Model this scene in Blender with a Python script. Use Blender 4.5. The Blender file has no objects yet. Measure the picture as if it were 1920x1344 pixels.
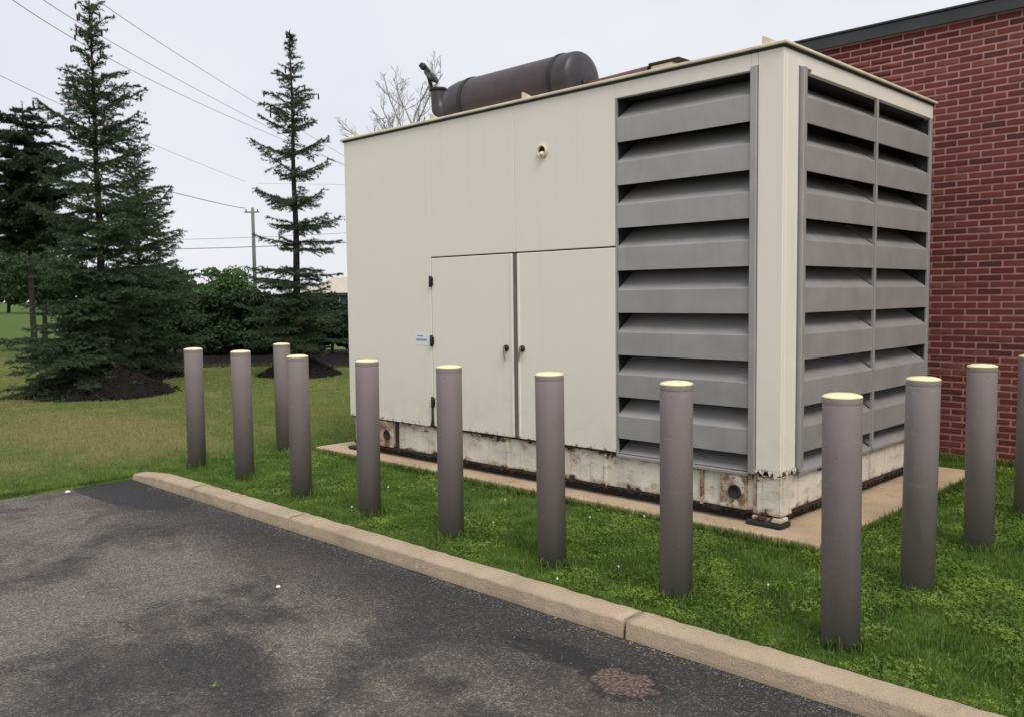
import bpy, bmesh, math, random
import numpy as np
from mathutils import Vector, Matrix
C = bpy.context.scene.collection
SC = bpy.context.scene
R = math.radians

# ------------------------------------------------------------------ camera
FPX = 1664.0
CAM = np.array([2.7305, -5.2828, 1.6])
FW = np.array([-0.69633254, 0.71426613, -0.0703199])
RT = np.array([0.71657641, 0.69740578, -0.01197608])
UP = np.array([-0.0404874, 0.05872892, 0.9974526])
cd = bpy.data.cameras.new('camera'); cam = bpy.data.objects.new('camera', cd); C.objects.link(cam)
cd.sensor_width = 36; cd.sensor_fit = 'HORIZONTAL'; cd.lens = FPX/1920*36
cd.clip_start = 0.05; cd.clip_end = 3000
m = Matrix(((RT[0], UP[0], -FW[0], CAM[0]), (RT[1], UP[1], -FW[1], CAM[1]), (RT[2], UP[2], -FW[2], CAM[2]), (0, 0, 0, 1)))
cam.matrix_world = m
SC.camera = cam

# ------------------------------------------------------------------ light
SUN_EL, SUN_AZ = 52, 114          # azimuth clockwise from +Y
w = bpy.data.worlds.new("World"); SC.world = w; w.use_nodes = True
nt = w.node_tree; nt.nodes.clear()
out = nt.nodes.new('ShaderNodeOutputWorld'); bg = nt.nodes.new('ShaderNodeBackground')
sky = nt.nodes.new('ShaderNodeTexSky'); sky.sky_type = 'NISHITA'; sky.sun_disc = False
sky.sun_elevation = R(SUN_EL); sky.sun_rotation = R(SUN_AZ); sky.dust_density = 3; sky.air_density = 1
tc = nt.nodes.new('ShaderNodeTexCoord'); mp = nt.nodes.new('ShaderNodeMapping'); mp.inputs['Scale'].default_value = (1, 1, 2.6)
nz = nt.nodes.new('ShaderNodeTexNoise'); nz.inputs['Scale'].default_value = 1.6; nz.inputs['Detail'].default_value = 4; nz.inputs['Roughness'].default_value = .45
cr = nt.nodes.new('ShaderNodeValToRGB')
cr.color_ramp.elements[0].position = .36; cr.color_ramp.elements[0].color = (5.75, 5.9, 6.45, 1)
cr.color_ramp.elements[1].position = .72; cr.color_ramp.elements[1].color = (6.9, 6.9, 7.2, 1)
mx = nt.nodes.new('ShaderNodeMix'); mx.data_type = 'RGBA'; mx.inputs[0].default_value = .94
L = nt.links.new
L(tc.outputs['Generated'], mp.inputs[0]); L(mp.outputs[0], nz.inputs['Vector']); L(nz.outputs['Fac'], cr.inputs[0])
L(sky.outputs[0], mx.inputs[6]); L(cr.outputs[0], mx.inputs[7]); L(mx.outputs[2], bg.inputs[0])
bg.inputs[1].default_value = .1
L(bg.outputs[0], out.inputs[0])
sd = bpy.data.lights.new('sun', 'SUN'); sd.energy = 1.5; sd.angle = R(28); sd.color = (1, .95, .87)
sun = bpy.data.objects.new('sun', sd); C.objects.link(sun)
sdir = Vector((math.sin(R(SUN_AZ))*math.cos(R(SUN_EL)), math.cos(R(SUN_AZ))*math.cos(R(SUN_EL)), math.sin(R(SUN_EL))))
sun.rotation_euler = sdir.to_track_quat('Z', 'Y').to_euler()
SC.view_settings.view_transform = 'Standard'; SC.view_settings.look = 'None'
SC.view_settings.exposure = 0.44; SC.view_settings.gamma = 1; SC.view_settings.use_curve_mapping = False
SC.cycles.max_bounces = 6; SC.cycles.transparent_max_bounces = 8

def at(px, py, depth):
    "a point at a given distance in front of the eye"
    return Vector(CAM + (FW*FPX + RT*(px-960) - UP*(py-672))*depth/FPX)
def ground(px, py, z=0.):
    d = FW*FPX + RT*(px-960) - UP*(py-672)
    return Vector(CAM + d*(z-CAM[2])/d[2])

# ------------------------------------------------------------------ object helpers
def tag(o, label=None, cat=None, group=None, kind=None):
    if label: o['label'] = label
    if cat: o['category'] = cat
    if group: o['group'] = group
    if kind: o['kind'] = kind
    return o
def empty(name, loc=(0, 0, 0), rz=0, label=None, cat=None, group=None):
    o = bpy.data.objects.new(name, None); C.objects.link(o); o.location = loc; o.rotation_euler = (0, 0, rz)
    o.empty_display_size = .2
    return tag(o, label, cat, group)
def link(name, me, mat, parent=None, label=None):
    if isinstance(me, bmesh.types.BMesh):
        b = me; me = bpy.data.meshes.new(name); b.to_mesh(me); b.free()
    if mat and not me.materials: me.materials.append(mat)
    o = bpy.data.objects.new(name, me); C.objects.link(o)
    if parent: o.parent = parent
    if label: o['label'] = label
    return o
def arr_mesh(name, V, F, smooth=False):
    "V (n,3), F (m,3 or 4) numpy"
    me = bpy.data.meshes.new(name); V = np.asarray(V, np.float32); F = np.asarray(F, np.int32)
    k = F.shape[1]; me.vertices.add(len(V)); me.vertices.foreach_set('co', V.ravel())
    me.loops.add(F.size); me.loops.foreach_set('vertex_index', F.ravel())
    me.polygons.add(len(F)); me.polygons.foreach_set('loop_start', np.arange(0, F.size, k, dtype=np.int32))
    me.polygons.foreach_set('loop_total', np.full(len(F), k, np.int32))
    if smooth: me.polygons.foreach_set('use_smooth', np.ones(len(F), bool))
    me.update(calc_edges=True)
    return me
def box(b, x0, x1, y0, y1, z0, z1, bev=0, seg=1):
    r = bmesh.ops.create_cube(b, size=1)
    for v in r['verts']:
        v.co = Vector(((x0+x1)/2+v.co.x*(x1-x0), (y0+y1)/2+v.co.y*(y1-y0), (z0+z1)/2+v.co.z*(z1-z0)))
    if bev:
        es = list({e for v in r['verts'] for e in v.link_edges})
        bmesh.ops.bevel(b, geom=es, offset=bev, segments=seg, affect='EDGES', profile=.5)
def bx(*a, bev=0, seg=1):
    b = bmesh.new(); box(b, *a, bev=bev, seg=seg); return b
def lathe(b, prof, n=32, axis='Z', loc=(0, 0, 0)):
    rings = []
    for r, h in prof:
        ring = []
        for i in range(n):
            a = 2*math.pi*i/n; c, s = math.cos(a)*r, math.sin(a)*r
            co = (c, s, h) if axis == 'Z' else ((h, c, s) if axis == 'X' else (c, h, s))
            ring.append(b.verts.new(Vector(co)+Vector(loc)))
        rings.append(ring)
    for r0, r1 in zip(rings, rings[1:]):
        for i in range(n):
            f = b.faces.new((r0[i], r0[(i+1) % n], r1[(i+1) % n], r1[i])); f.smooth = True
    if prof[0][0] > 1e-4: b.faces.new(rings[0][::-1])
    if prof[-1][0] > 1e-4: b.faces.new(rings[-1])
    bmesh.ops.recalc_face_normals(b, faces=b.faces)
def tube_arrays(pts, rad, n=6):
    pts = [np.array(p, float) for p in pts]; V = []; F = []
    for i, p in enumerate(pts):
        d = pts[min(i+1, len(pts)-1)]-pts[max(i-1, 0)]; d /= np.linalg.norm(d)+1e-9
        a = np.array([0, 0, 1.]) if abs(d[2]) < .9 else np.array([1., 0, 0])
        u = np.cross(d, a); u /= np.linalg.norm(u); v = np.cross(d, u)
        for k in range(n):
            t = 2*math.pi*k/n; V.append(p+(u*math.cos(t)+v*math.sin(t))*rad[i])
    for i in range(len(pts)-1):
        for k in range(n):
            F.append((i*n+k, i*n+(k+1) % n, (i+1)*n+(k+1) % n, (i+1)*n+k))
    return V, F
class Acc:
    def __init__(s): s.V = []; s.F = []; s.n = 0
    def add(s, V, F):
        V = np.asarray(V, float); s.V.append(V); s.F.append(np.asarray(F)+s.n); s.n += len(V)
    def tube(s, pts, rad, n=6): s.add(*tube_arrays(pts, rad, n))
    def mesh(s, name, smooth=False): return arr_mesh(name, np.concatenate(s.V), np.concatenate(s.F), smooth)

# ------------------------------------------------------------------ materials
class M:
    def __init__(s, name, rough=.6, metal=0., spec=.5):
        s.m = bpy.data.materials.new(name); s.m.use_nodes = True; s.t = s.m.node_tree; s.t.nodes.clear()
        s.o = s.t.nodes.new('ShaderNodeOutputMaterial'); s.p = s.t.nodes.new('ShaderNodeBsdfPrincipled')
        s.t.links.new(s.p.outputs[0], s.o.inputs[0])
        s.p.inputs['Roughness'].default_value = rough; s.p.inputs['Metallic'].default_value = metal
        s.p.inputs['Specular IOR Level'].default_value = spec
        s._c = None
    def n(s, typ, **k):
        n = s.t.nodes.new(typ)
        for a, v in k.items(): setattr(n, a, v)
        return n
    def l(s, a, b): s.t.links.new(a, b)
    def coord(s):
        if s._c is None: s._c = s.n('ShaderNodeTexCoord').outputs['Object']
        return s._c
    def sc(s, v, loc=(0, 0, 0)):
        n = s.n('ShaderNodeMapping'); n.inputs['Scale'].default_value = v; n.inputs['Location'].default_value = loc
        s.l(s.coord(), n.inputs[0]); return n.outputs[0]
    def noise(s, scale, detail=4, rough=.55, vec=None, dist=0.):
        n = s.n('ShaderNodeTexNoise'); n.inputs['Scale'].default_value = scale; n.inputs['Detail'].default_value = detail
        n.inputs['Roughness'].default_value = rough; n.inputs['Distortion'].default_value = dist
        s.l(vec if vec is not None else s.coord(), n.inputs['Vector']); return n.outputs['Fac']
    def voro(s, scale, vec=None, feat='F1', out='Distance'):
        n = s.n('ShaderNodeTexVoronoi'); n.feature = feat; n.inputs['Scale'].default_value = scale
        s.l(vec if vec is not None else s.coord(), n.inputs['Vector']); return n.outputs[out]
    def ramp(s, f, *st):
        n = s.n('ShaderNodeMapRange'); n.interpolation_type = 'SMOOTHSTEP'
        n.inputs[1].default_value = st[0]; n.inputs[2].default_value = st[1]
        n.inputs[3].default_value = st[2] if len(st) > 2 else 0; n.inputs[4].default_value = st[3] if len(st) > 3 else 1
        s.l(f, n.inputs[0]); return n.outputs[0]
    def math(s, op, a, b=None):
        n = s.n('ShaderNodeMath'); n.operation = op
        for i, v in enumerate((a, b)):
            if v is None: continue
            if isinstance(v, (int, float)): n.inputs[i].default_value = v
            else: s.l(v, n.inputs[i])
        return n.outputs[0]
    def mix(s, f, a, b, mode='MIX'):
        n = s.n('ShaderNodeMix'); n.data_type = 'RGBA'; n.blend_type = mode
        for i, v in ((0, f), (6, a), (7, b)):
            if isinstance(v, (int, float)): n.inputs[i].default_value = v
            elif isinstance(v, tuple): n.inputs[i].default_value = (*v, 1)
            else: s.l(v, n.inputs[i])
        return n.outputs[2]
    def xyz(s):
        n = s.n('ShaderNodeSeparateXYZ'); s.l(s.coord(), n.inputs[0]); return n.outputs
    def color(s, c):
        if isinstance(c, tuple): s.p.inputs['Base Color'].default_value = (*c, 1)
        else: s.l(c, s.p.inputs['Base Color'])
        return s
    def rough(s, v): s.l(v, s.p.inputs['Roughness']); return s
    def bump(s, h, d=.01, st=.5):
        n = s.n('ShaderNodeBump'); n.inputs['Distance'].default_value = d; n.inputs['Strength'].default_value = st
        s.l(h, n.inputs['Height']); s.l(n.outputs[0], s.p.inputs['Normal']); return s
    def vary(s, c, amt=.15, scale=3.):
        f = s.noise(scale, 5)
        d = tuple(x*(1-amt) for x in c); e = tuple(min(1, x*(1+amt)) for x in c)
        return s.mix(s.ramp(f, .3, .7), d, e)

def paint_mat():
    a = M('beige_paint', .42)
    c = a.mix(a.ramp(a.noise(.8, 3), .35, .65), (.85, .785, .695), (.84, .80, .69))
    st = a.sc((9, 9, .35)); streak = a.ramp(a.noise(1.2, 5, .6, st), .56, .8)
    c = a.mix(a.math('MULTIPLY', streak, .13), c, (.40, .36, .29))
    z = a.xyz()[2]
    low = a.math('MULTIPLY', a.ramp(z, .95, .42), a.ramp(a.noise(6, 5), .42, .7))
    c = a.mix(a.math('MULTIPLY', low, .16), c, (.36, .31, .24))
    edge = a.math('MULTIPLY', a.ramp(z, .455, .412), a.ramp(a.noise(22, 3), .5, .6))
    c = a.mix(edge, c, (.07, .035, .02))
    a.color(c).bump(a.noise(2.2, 3), .02, .16)
    a.rough(a.ramp(a.noise(5, 4), .2, .8, .36, .52)); return a.m
def skid_mat():
    a = M('rusty_cream_paint', .6)
    c = a.vary((.68, .64, .54), .12, 5)
    z = a.xyz()[2]
    n1 = a.noise(7, 6, .65, a.sc((1, 1, 1.7))); n2 = a.noise(30, 4, .6)
    hi = a.ramp(z, .3, .43); lo = a.ramp(z, .22, .12)
    e = a.math('MAXIMUM', hi, lo)
    thr = a.math('ADD', a.math('MULTIPLY', n1, 1.0), a.math('MULTIPLY', e, .23))
    stain = a.ramp(thr, .54, .70)
    c = a.mix(a.math('MULTIPLY', stain, .6), c, (.32, .17, .08))
    run = a.ramp(a.noise(1.5, 4, .6, a.sc((14, 14, .8))), .56, .74)
    c = a.mix(a.math('MULTIPLY', run, .45), c, (.27, .16, .09))
    blot = a.ramp(a.math('ADD', thr, a.math('MULTIPLY', n2, .25)), .82, .87)
    c = a.mix(blot, c, (.05, .026, .016))
    white = a.ramp(a.noise(9, 4, .6, a.sc((1, 1, 2), (3, 1, 0))), .6, .68)
    c = a.mix(a.math('MULTIPLY', white, .7), c, (.74, .72, .68))
    a.color(c).bump(thr, .02, .5); return a.m
def louver_mat():
    a = M('grey_metal', .36, .2)
    rnd_ = a.n('ShaderNodeObjectInfo').outputs['Random']; cm = a.n('ShaderNodeCombineXYZ')
    for i_ in range(3): a.l(a.math('MULTIPLY', rnd_, 37.), cm.inputs[i_])
    va = a.n('ShaderNodeVectorMath'); va.operation = 'ADD'; a.l(a.n('ShaderNodeTexCoord').outputs['Object'], va.inputs[0]); a.l(cm.outputs[0], va.inputs[1]); a._c = va.outputs[0]
    c = a.vary((.37, .358, .35), .09, 4)
    c = a.mix(a.math('MULTIPLY', rnd_, .3), c, (.31, .296, .29))
    c = a.mix(a.math('MULTIPLY', a.ramp(a.noise(2.5, 6, .6), .5, .7), .25), c, (.42, .385, .37))
    st = a.ramp(a.noise(1.4, 5, .6, a.sc((11, 11, 1))), .56, .75)
    c = a.mix(a.math('MULTIPLY', st, .3), c, (.26, .25, .24))
    a.color(c); a.bump(a.noise(3, 3), .01, .12); return a.m
def simple(name, c, rough=.6, metal=0., amt=.12, scale=6., bs=40, bd=.004, spec=.5):
    a = M(name, rough, metal, spec); a.color(a.vary(c, amt, scale)).bump(a.noise(bs, 4), bd, .4); return a.m
def bollard_mat():
    a = M('mauve_grey_sleeve', .55)
    c = a.vary((.245, .205, .204), .07, 3)
    inf = a.n('ShaderNodeObjectInfo').outputs['Random']
    c = a.mix(a.math('MULTIPLY', inf, .25), c, (.222, .195, .19))
    z = a.xyz()[2]
    dirt = a.math('MULTIPLY', a.ramp(z, .22, .0), a.ramp(a.noise(14, 5), .35, .65))
    c = a.mix(a.math('MULTIPLY', dirt, .15), c, (.12, .10, .08))
    sp = a.ramp(a.voro(19), .13, .07); sp = a.math('MULTIPLY', sp, a.ramp(a.noise(7), .50, .58)); c = a.mix(a.math('MULTIPLY', a.ramp(a.noise(2, 6, .7, a.sc((6, 6, .8))), .5, .75), .3), c, (.15, .13, .125))
    c = a.mix(a.math('MULTIPLY', sp, .35), c, (.06, .05, .05))
    rub = a.math('MULTIPLY', a.ramp(a.noise(3, 5, .7, a.sc((2, 2, 9))), .60, .68), inf); c = a.mix(a.math('MULTIPLY', rub, .55), c, (.33, .29, .28))
    a.color(c).bump(a.noise(120, 3), .002, .5); return a.m
def cap_mat():
    a = M('pale_yellow_cap', .45); c = a.vary((.88, .81, .47), .06, 20)
    c = a.mix(a.math('MULTIPLY', a.ramp(a.noise(25, 5), .5, .7), .3), c, (.6, .52, .3)); a.color(c); return a.m
def brick_mat():
    a = M('red_brick', .85, 0, .3)
    g = a.n('ShaderNodeNewGeometry').outputs['Random Per Island']; o = a.n('ShaderNodeObjectInfo').outputs['Random']
    r = a.math('FRACT', a.math('ADD', g, o))
    c = a.mix(r, (.135, .032, .026), (.205, .052, .041))
    r2 = a.math('FRACT', a.math('MULTIPLY', r, 7.31))
    c = a.mix(a.ramp(r2, .8, .9), c, (.10, .028, .025))
    c = a.mix(a.math('MULTIPLY', a.ramp(a.noise(40, 5), .4, .7), .3), c, (.22, .07, .055))
    bl = a.math('MULTIPLY', a.ramp(a.math('FRACT', a.math('MULTIPLY', r, 3.77)), .82, .97), a.ramp(a.noise(9, 4), .35, .6)); c = a.mix(a.math('MULTIPLY', bl, .3), c, (.34, .17, .13))
    a.color(c).bump(a.noise(60, 5), .004, .6); return a.m
def concrete_mat(name, base, dark):
    a = M(name, .85, 0, .3)
    c = a.vary(base, .12, 2.2)
    c = a.mix(a.math('MULTIPLY', a.ramp(a.noise(5, 6, .65), .5, .72), .5), c, dark)
    sp = a.noise(150, 2); c = a.mix(a.math('MULTIPLY', a.ramp(sp, .52, .68), .4), c, tuple(x*.45 for x in base))
    c = a.mix(a.math('MULTIPLY', a.ramp(sp, .46, .32), .3), c, tuple(min(1, x*1.45) for x in base))
    ch = a.math('MULTIPLY', a.ramp(a.noise(9, 5, .7), .60, .66), a.ramp(a.noise(.9, 2), .5, .6)); c = a.mix(a.math('MULTIPLY', ch, .5), c, (.62, .57, .5))
    dk = a.ramp(a.noise(2.2, 6, .7, a.sc((1, 1, 1), (3, 5, 1))), .58, .72); c = a.mix(a.math('MULTIPLY', dk, .4), c, tuple(x*.45 for x in base))
    a.color(c)
    h = a.math('ADD', a.noise(120, 3), a.math('MULTIPLY', a.noise(14, 4), 1.5)); a.bump(h, .006, .7); return a.m

def blob(a, X, Y, cx, cy, rx, ry, nz, k=.5):
    "noisy ellipse mask 1 inside"
    dx = a.math('DIVIDE', a.math('SUBTRACT', X, cx), rx); dy = a.math('DIVIDE', a.math('SUBTRACT', Y, cy), ry)
    d = a.math('SQRT', a.math('ADD', a.math('MULTIPLY', dx, dx), a.math('MULTIPLY', dy, dy)))
    d = a.math('ADD', d, a.math('MULTIPLY', a.math('SUBTRACT', nz, .5), k*2))
    return d
def asphalt_mat():
    a = M('worn_asphalt', .82, 0, .35)
    X, Y, Z = a.xyz()
    big = a.noise(.55, 5, .6, dist=.6); mid = a.noise(2.2, 6, .65, dist=.4)
    f = a.math('ADD', a.math('MULTIPLY', big, .6), a.math('MULTIPLY', mid, .4))
    # strip of dark sealer along the kerb
    e = a.ramp(a.math('ADD', Y, a.math('MULTIPLY', a.math('SUBTRACT', mid, .5), 1.1)), -2.75, -2.1)
    worn = a.ramp(f, .40, .56)
    worn = a.math('MULTIPLY', worn, a.math('SUBTRACT', 1, a.math('MULTIPLY', e, .9)))
    c = a.mix(worn, (.038, .037, .037), (.150, .128, .106))
    c = a.mix(a.math('MULTIPLY', a.ramp(a.noise(1.1, 5, .6, a.sc((1, 1, 1), (5, 2, 0))), .5, .66), .5), c, (.115, .092, .072))
    c = a.mix(a.math('MULTIPLY', e, .55), c, (.022, .022, .024))
    # aggregate
    v = a.voro(115, out='Color'); sep = a.n('ShaderNodeSeparateColor'); a.l(v, sep.inputs[0])
    agg = a.math('MULTIPLY', a.ramp(sep.outputs[0], .55, .95), a.math('ADD', .25, a.math('MULTIPLY', worn, .9)))
    c = a.mix(a.math('MULTIPLY', agg, .62), c, (.36, .325, .29))
    c = a.mix(a.math('MULTIPLY', a.ramp(sep.outputs[1], .6, .9), .45), c, (.025, .025, .026))
    big2 = a.ramp(a.noise(38, 3, .6), .62, .72); c = a.mix(a.math('MULTIPLY', big2, .5), c, (.24, .22, .2))
    cn = a.voro(1.1, a.sc((1, 1, 1), (4, 1, 0)), 'DISTANCE_TO_EDGE')
    cn = a.math('ADD', cn, a.math('MULTIPLY', a.math('SUBTRACT', a.noise(7, 5), .5), .12))
    crk = a.math('MULTIPLY', a.ramp(a.math('ABSOLUTE', cn), .008, .002), a.ramp(a.noise(.8, 3, .5, a.sc((1, 1, 1), (9, 9, 0))), .54, .6))
    c = a.mix(a.math('MULTIPLY', crk, .6), c, (.02, .02, .02))
    oil = a.ramp(a.noise(1.7, 3, .5, a.sc((1, 1, 1), (2, 7, 0))), .66, .74); c = a.mix(a.math('MULTIPLY', oil, .25), c, (.03, .029, .03))
    # dark repair near the kerb's end
    nn = a.noise(3, 4)
    d = blob(a, X, Y, -5.0, -2.15, 1.0, .34, nn, .12)
    c = a.mix(a.math('MULTIPLY', a.ramp(d, 1.02, .96), .85), c, (.028, .028, .031))
    # lifted dark scabs near the reddish hole
    d2 = blob(a, X, Y, .05, -2.28, .5, .16, a.noise(9, 5, .7, a.sc((1, 2.5, 1))), 1.1)
    c = a.mix(a.math('MULTIPLY', a.ramp(d2, .7, .5), .8), c, (.02, .02, .021))
    n3 = a.noise(11, 5, .65)
    d3 = blob(a, X, Y, .495, -2.318, .165, .135, n3, 1.0)
    c = a.mix(a.math('MULTIPLY', a.ramp(d3, 1.3, 1.0), .7), c, (.02, .018, .018))
    redc = a.mix(a.ramp(a.noise(60, 4), .4, .65), (.065, .045, .04), (.235, .165, .14))
    c = a.mix(a.ramp(d3, 1.0, .8), c, redc)
    a.color(c)
    hh = a.math('ADD', a.noise(110, 3, .7), a.math('MULTIPLY', sep.outputs[0], .5))
    hh = a.math('ADD', hh, a.math('MULTIPLY', a.ramp(d3, .8, 1.1), 2.))
    a.bump(hh, .008, .8); return a.m
def grass_colors(a, blade):
    X, Y, Z = a.xyz()
    n1 = a.noise(.9, 4, .6); n2 = a.noise(4.5, 4, .6); n0 = a.noise(.22, 3)
    k = 1.0 if blade else .8
    g0 = tuple(x*k for x in (.050, .105, .018)); g1 = tuple(x*k for x in (.145, .235, .042))
    c = a.mix(a.ramp(n2, .34, .66), g0, g1)
    # the open lawn further left is paler and drier
    left = a.ramp(X, -5.3, -6.6)
    c = a.mix(a.math('MULTIPLY', left, .75), c, a.mix(n2, tuple(x*k for x in (.15, .19, .045)), tuple(x*k for x in (.28, .29, .09))))
    dry = a.math('MULTIPLY', a.ramp(n1, .50, .66), left)
    d = blob(a, X, Y, -8.6, -1.1, 2.9, 1.3, n1, .8)
    dry = a.math('MAXIMUM', a.math('MULTIPLY', dry, .65), a.math('MULTIPLY', a.ramp(d, 1., .5), .75))
    c = a.mix(dry, c, a.mix(n2, tuple(x*k for x in (.27, .215, .09)), tuple(x*k for x in (.42, .34, .16))))
    far = a.ramp(X, -24, -32)
    c = a.mix(far, c, (.12*k, .185*k, .045*k))
    return c
def lawn_mat():
    a = M('lawn_soil', .95, 0, .1)
    c = grass_colors(a, False)
    c = a.mix(a.math('MULTIPLY', a.ramp(a.noise(60, 4, .7), .45, .65), .55), c, (.022, .030, .011))
    c = a.mix(a.math('MULTIPLY', a.ramp(a.noise(25, 4, .7, a.sc((1, 1, 1), (3, 3, 3))), .5, .7), .5), c, (.14, .2, .05))
    a.color(c).bump(a.noise(45, 5, .7), .03, .8); return a.m
def blade_mat(name='grass_blade', lime=0.):
    a = M(name, .55, 0, .25)
    c = grass_colors(a, True)
    g = a.n('ShaderNodeNewGeometry').outputs['Random Per Island']
    c = a.mix(a.math('MULTIPLY', g, .55), c, (.20, .33, .055))
    c = a.mix(a.math('MULTIPLY', a.ramp(a.math('FRACT', a.math('MULTIPLY', g, 5.7)), .86, .9), .6), c, (.34, .29, .13))
    if lime: c = a.mix(lime, c, a.mix(a.ramp(a.noise(2.2, 4), .35, .65), (.11, .22, .03), (.40, .52, .08)))
    a.color(c)
    tr = a.n('ShaderNodeBsdfTranslucent'); a.l(c, tr.inputs[0])
    ms = a.n('ShaderNodeMixShader'); ms.inputs[0].default_value = .35
    a.l(a.p.outputs[0], ms.inputs[1]); a.l(tr.outputs[0], ms.inputs[2]); a.l(ms.outputs[0], a.o.inputs[0]); return a.m
def leaf_mat(name, c0, c1, c2=None, tr=.25, rough=.6, sc_=1.3):
    a = M(name, rough, 0, .3)
    g = a.n('ShaderNodeNewGeometry').outputs['Random Per Island']
    c = a.mix(g, c0, c1)
    c = a.mix(a.ramp(a.noise(sc_, 3), .4, .7), c, c2 or c1)
    a.color(c)
    t = a.n('ShaderNodeBsdfTranslucent'); a.l(c, t.inputs[0])
    ms = a.n('ShaderNodeMixShader'); ms.inputs[0].default_value = tr
    a.l(a.p.outputs[0], ms.inputs[1]); a.l(t.outputs[0], ms.inputs[2]); a.l(ms.outputs[0], a.o.inputs[0]); return a.m
def silencer_mat():
    a = M('weathered_dark_steel', .42, .15)
    c = a.vary((.042, .039, .043), .2, 5)
    X = a.xyz()[0]
    rust = a.math('MULTIPLY', a.ramp(X, -4.4, -3.6), a.ramp(X, -2.4, -3.1))
    rust = a.math('MULTIPLY', a.ramp(a.noise(5, 5, .6), .32, .6), rust)
    c = a.mix(a.math('MULTIPLY', rust, .75), c, (.075, .042, .042))
    a.color(c).bump(a.noise(20, 4), .006, .4); return a.m

BEIGE = paint_mat(); SKID = skid_mat(); LOUV = louver_mat(); BOL = bollard_mat(); CAP = cap_mat(); BRICK = brick_mat()
DARK = simple('dark_interior', (.02, .02, .022), .8)  # near-black colour stands in for the unlit inside behind louvres and gaps
BLACK = simple('black_rubber_and_shade', (.018, .017, .017), .75, amt=.4, scale=12)  # black of the feet; also paints shade in the under-base gap and lifting holes
MORTAR = simple('mortar', (.46, .26, .225), .95, amt=.15, scale=14, bs=90)
COPE = simple('black_coping_metal', (.028, .031, .034), .45, amt=.2, scale=3)
KERB = concrete_mat('kerb_concrete', (.44, .345, .24), (.25, .195, .14))
PAD = concrete_mat('pad_concrete', (.50, .375, .25), (.32, .23, .15))
ASPH = asphalt_mat(); LAWN = lawn_mat(); BLADE = blade_mat(); CLOVER = blade_mat('clover_leaf', .5)
SIL = silencer_mat()
STEELD = simple('dark_hardware', (.03, .03, .032), .5, .5)
CREAM = simple('cream_metal', (.74, .66, .49), .5, amt=.12, scale=8)
MULCH = simple('black_mulch', (.014, .011, .010), .95, amt=.5, scale=18, bs=30, bd=.03, spec=.1)
BARK = simple('spruce_bark', (.028, .023, .020), .9, amt=.4, scale=10, bs=30, bd=.01)
BARKG = simple('grey_twigs', (.30, .28, .275), .9, amt=.3, scale=5)
NEEDLE = leaf_mat('spruce_needles', (.036, .064, .030), (.090, .130, .064), (.062, .096, .056), .12, .6)
NEEDLE2 = leaf_mat('dark_pine_needles', (.020, .036, .020), (.045, .070, .034), (.040, .060, .032), .12, .6)
HEDGE = leaf_mat('hedge_leaves', (.018, .034, .015), (.052, .085, .034), (.034, .062, .026), .2)
YEW = leaf_mat('yew_leaves', (.014, .024, .013), (.032, .046, .026), (.026, .032, .022), .12)
GREENL = leaf_mat('green_tree_leaves', (.045, .105, .030), (.10, .20, .06), (.085, .165, .05), .3)
FARL = leaf_mat('distant_leaves', (.030, .056, .024), (.075, .115, .048), (.05, .085, .035), .2, sc_=.3)
CONE = simple('brown_cones', (.095, .056, .04), .8, amt=.3, scale=10)
WIRE = simple('grey_wire', (.26, .26, .27), .6)
POLE = simple('grey_pole_timber', (.24, .235, .235), .85, amt=.2)

# ------------------------------------------------------------------ ground
rng = np.random.default_rng(7)
AX0, AY1, AZ = -5.47, -1.925, -.05
def zlawn(x, y):
    "gentle swells; sinks to the asphalt's level along the lot's left edge"
    d = np.clip((AX0+.02-x)/.9, 0, 1); near = np.where(y < AY1+.05, 1., np.clip(1-(y-AY1-.05)/.8, 0, 1))
    edge = np.where(x < AX0+.02, (1-d), 1.)*near*np.where(x < AX0+.3, 1, 0)
    return -.038*edge+.015*np.sin(x*.9+1)*np.sin(y*.8)*np.clip((np.abs(x+2)-4)/4, 0, 1)
def grid_ground():
    xs = np.concatenate([[-1500, -600, -250, -120, -70, -45], np.arange(-32, -8, .8), np.arange(-8, -5.6, .2), [AX0], np.arange(-5.4, 4, .3), [6, 10, 20, 50, 150, 500, 1500]])
    ys = np.concatenate([[-1500, -400, -100, -40, -15, -8, -5], np.arange(-4, -2, .25), [-1.93, -1.915], np.arange(-1.8, 6, .3), np.arange(6.5, 25, 1), [40, 80, 160, 400, 1500]])
    X, Y = np.meshgrid(xs, ys, indexing='ij'); Z = zlawn(X, Y)
    lot = (X > AX0+.001) & (Y < AY1+.001); Z = np.where(lot, -.3, Z)
    nx, ny = X.shape; V = np.stack([X, Y, Z], -1).reshape(-1, 3)
    i, j = np.meshgrid(np.arange(nx-1), np.arange(ny-1), indexing='ij'); a = (i*ny+j).ravel()
    return arr_mesh('lawn', V, np.stack([a, a+ny, a+ny+1, a+1], 1), True)
tag(link('lawn', grid_ground(), LAWN), 'green lawn with dry yellow patches reaching to the horizon', kind='structure')
b = bx(AX0-.02, 30, -40, -1.90, -.28, AZ); ob = link('asphalt_lot', b, ASPH); tag(ob, 'worn dark asphalt parking lot with patched and pitted surface', kind='structure')

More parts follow.
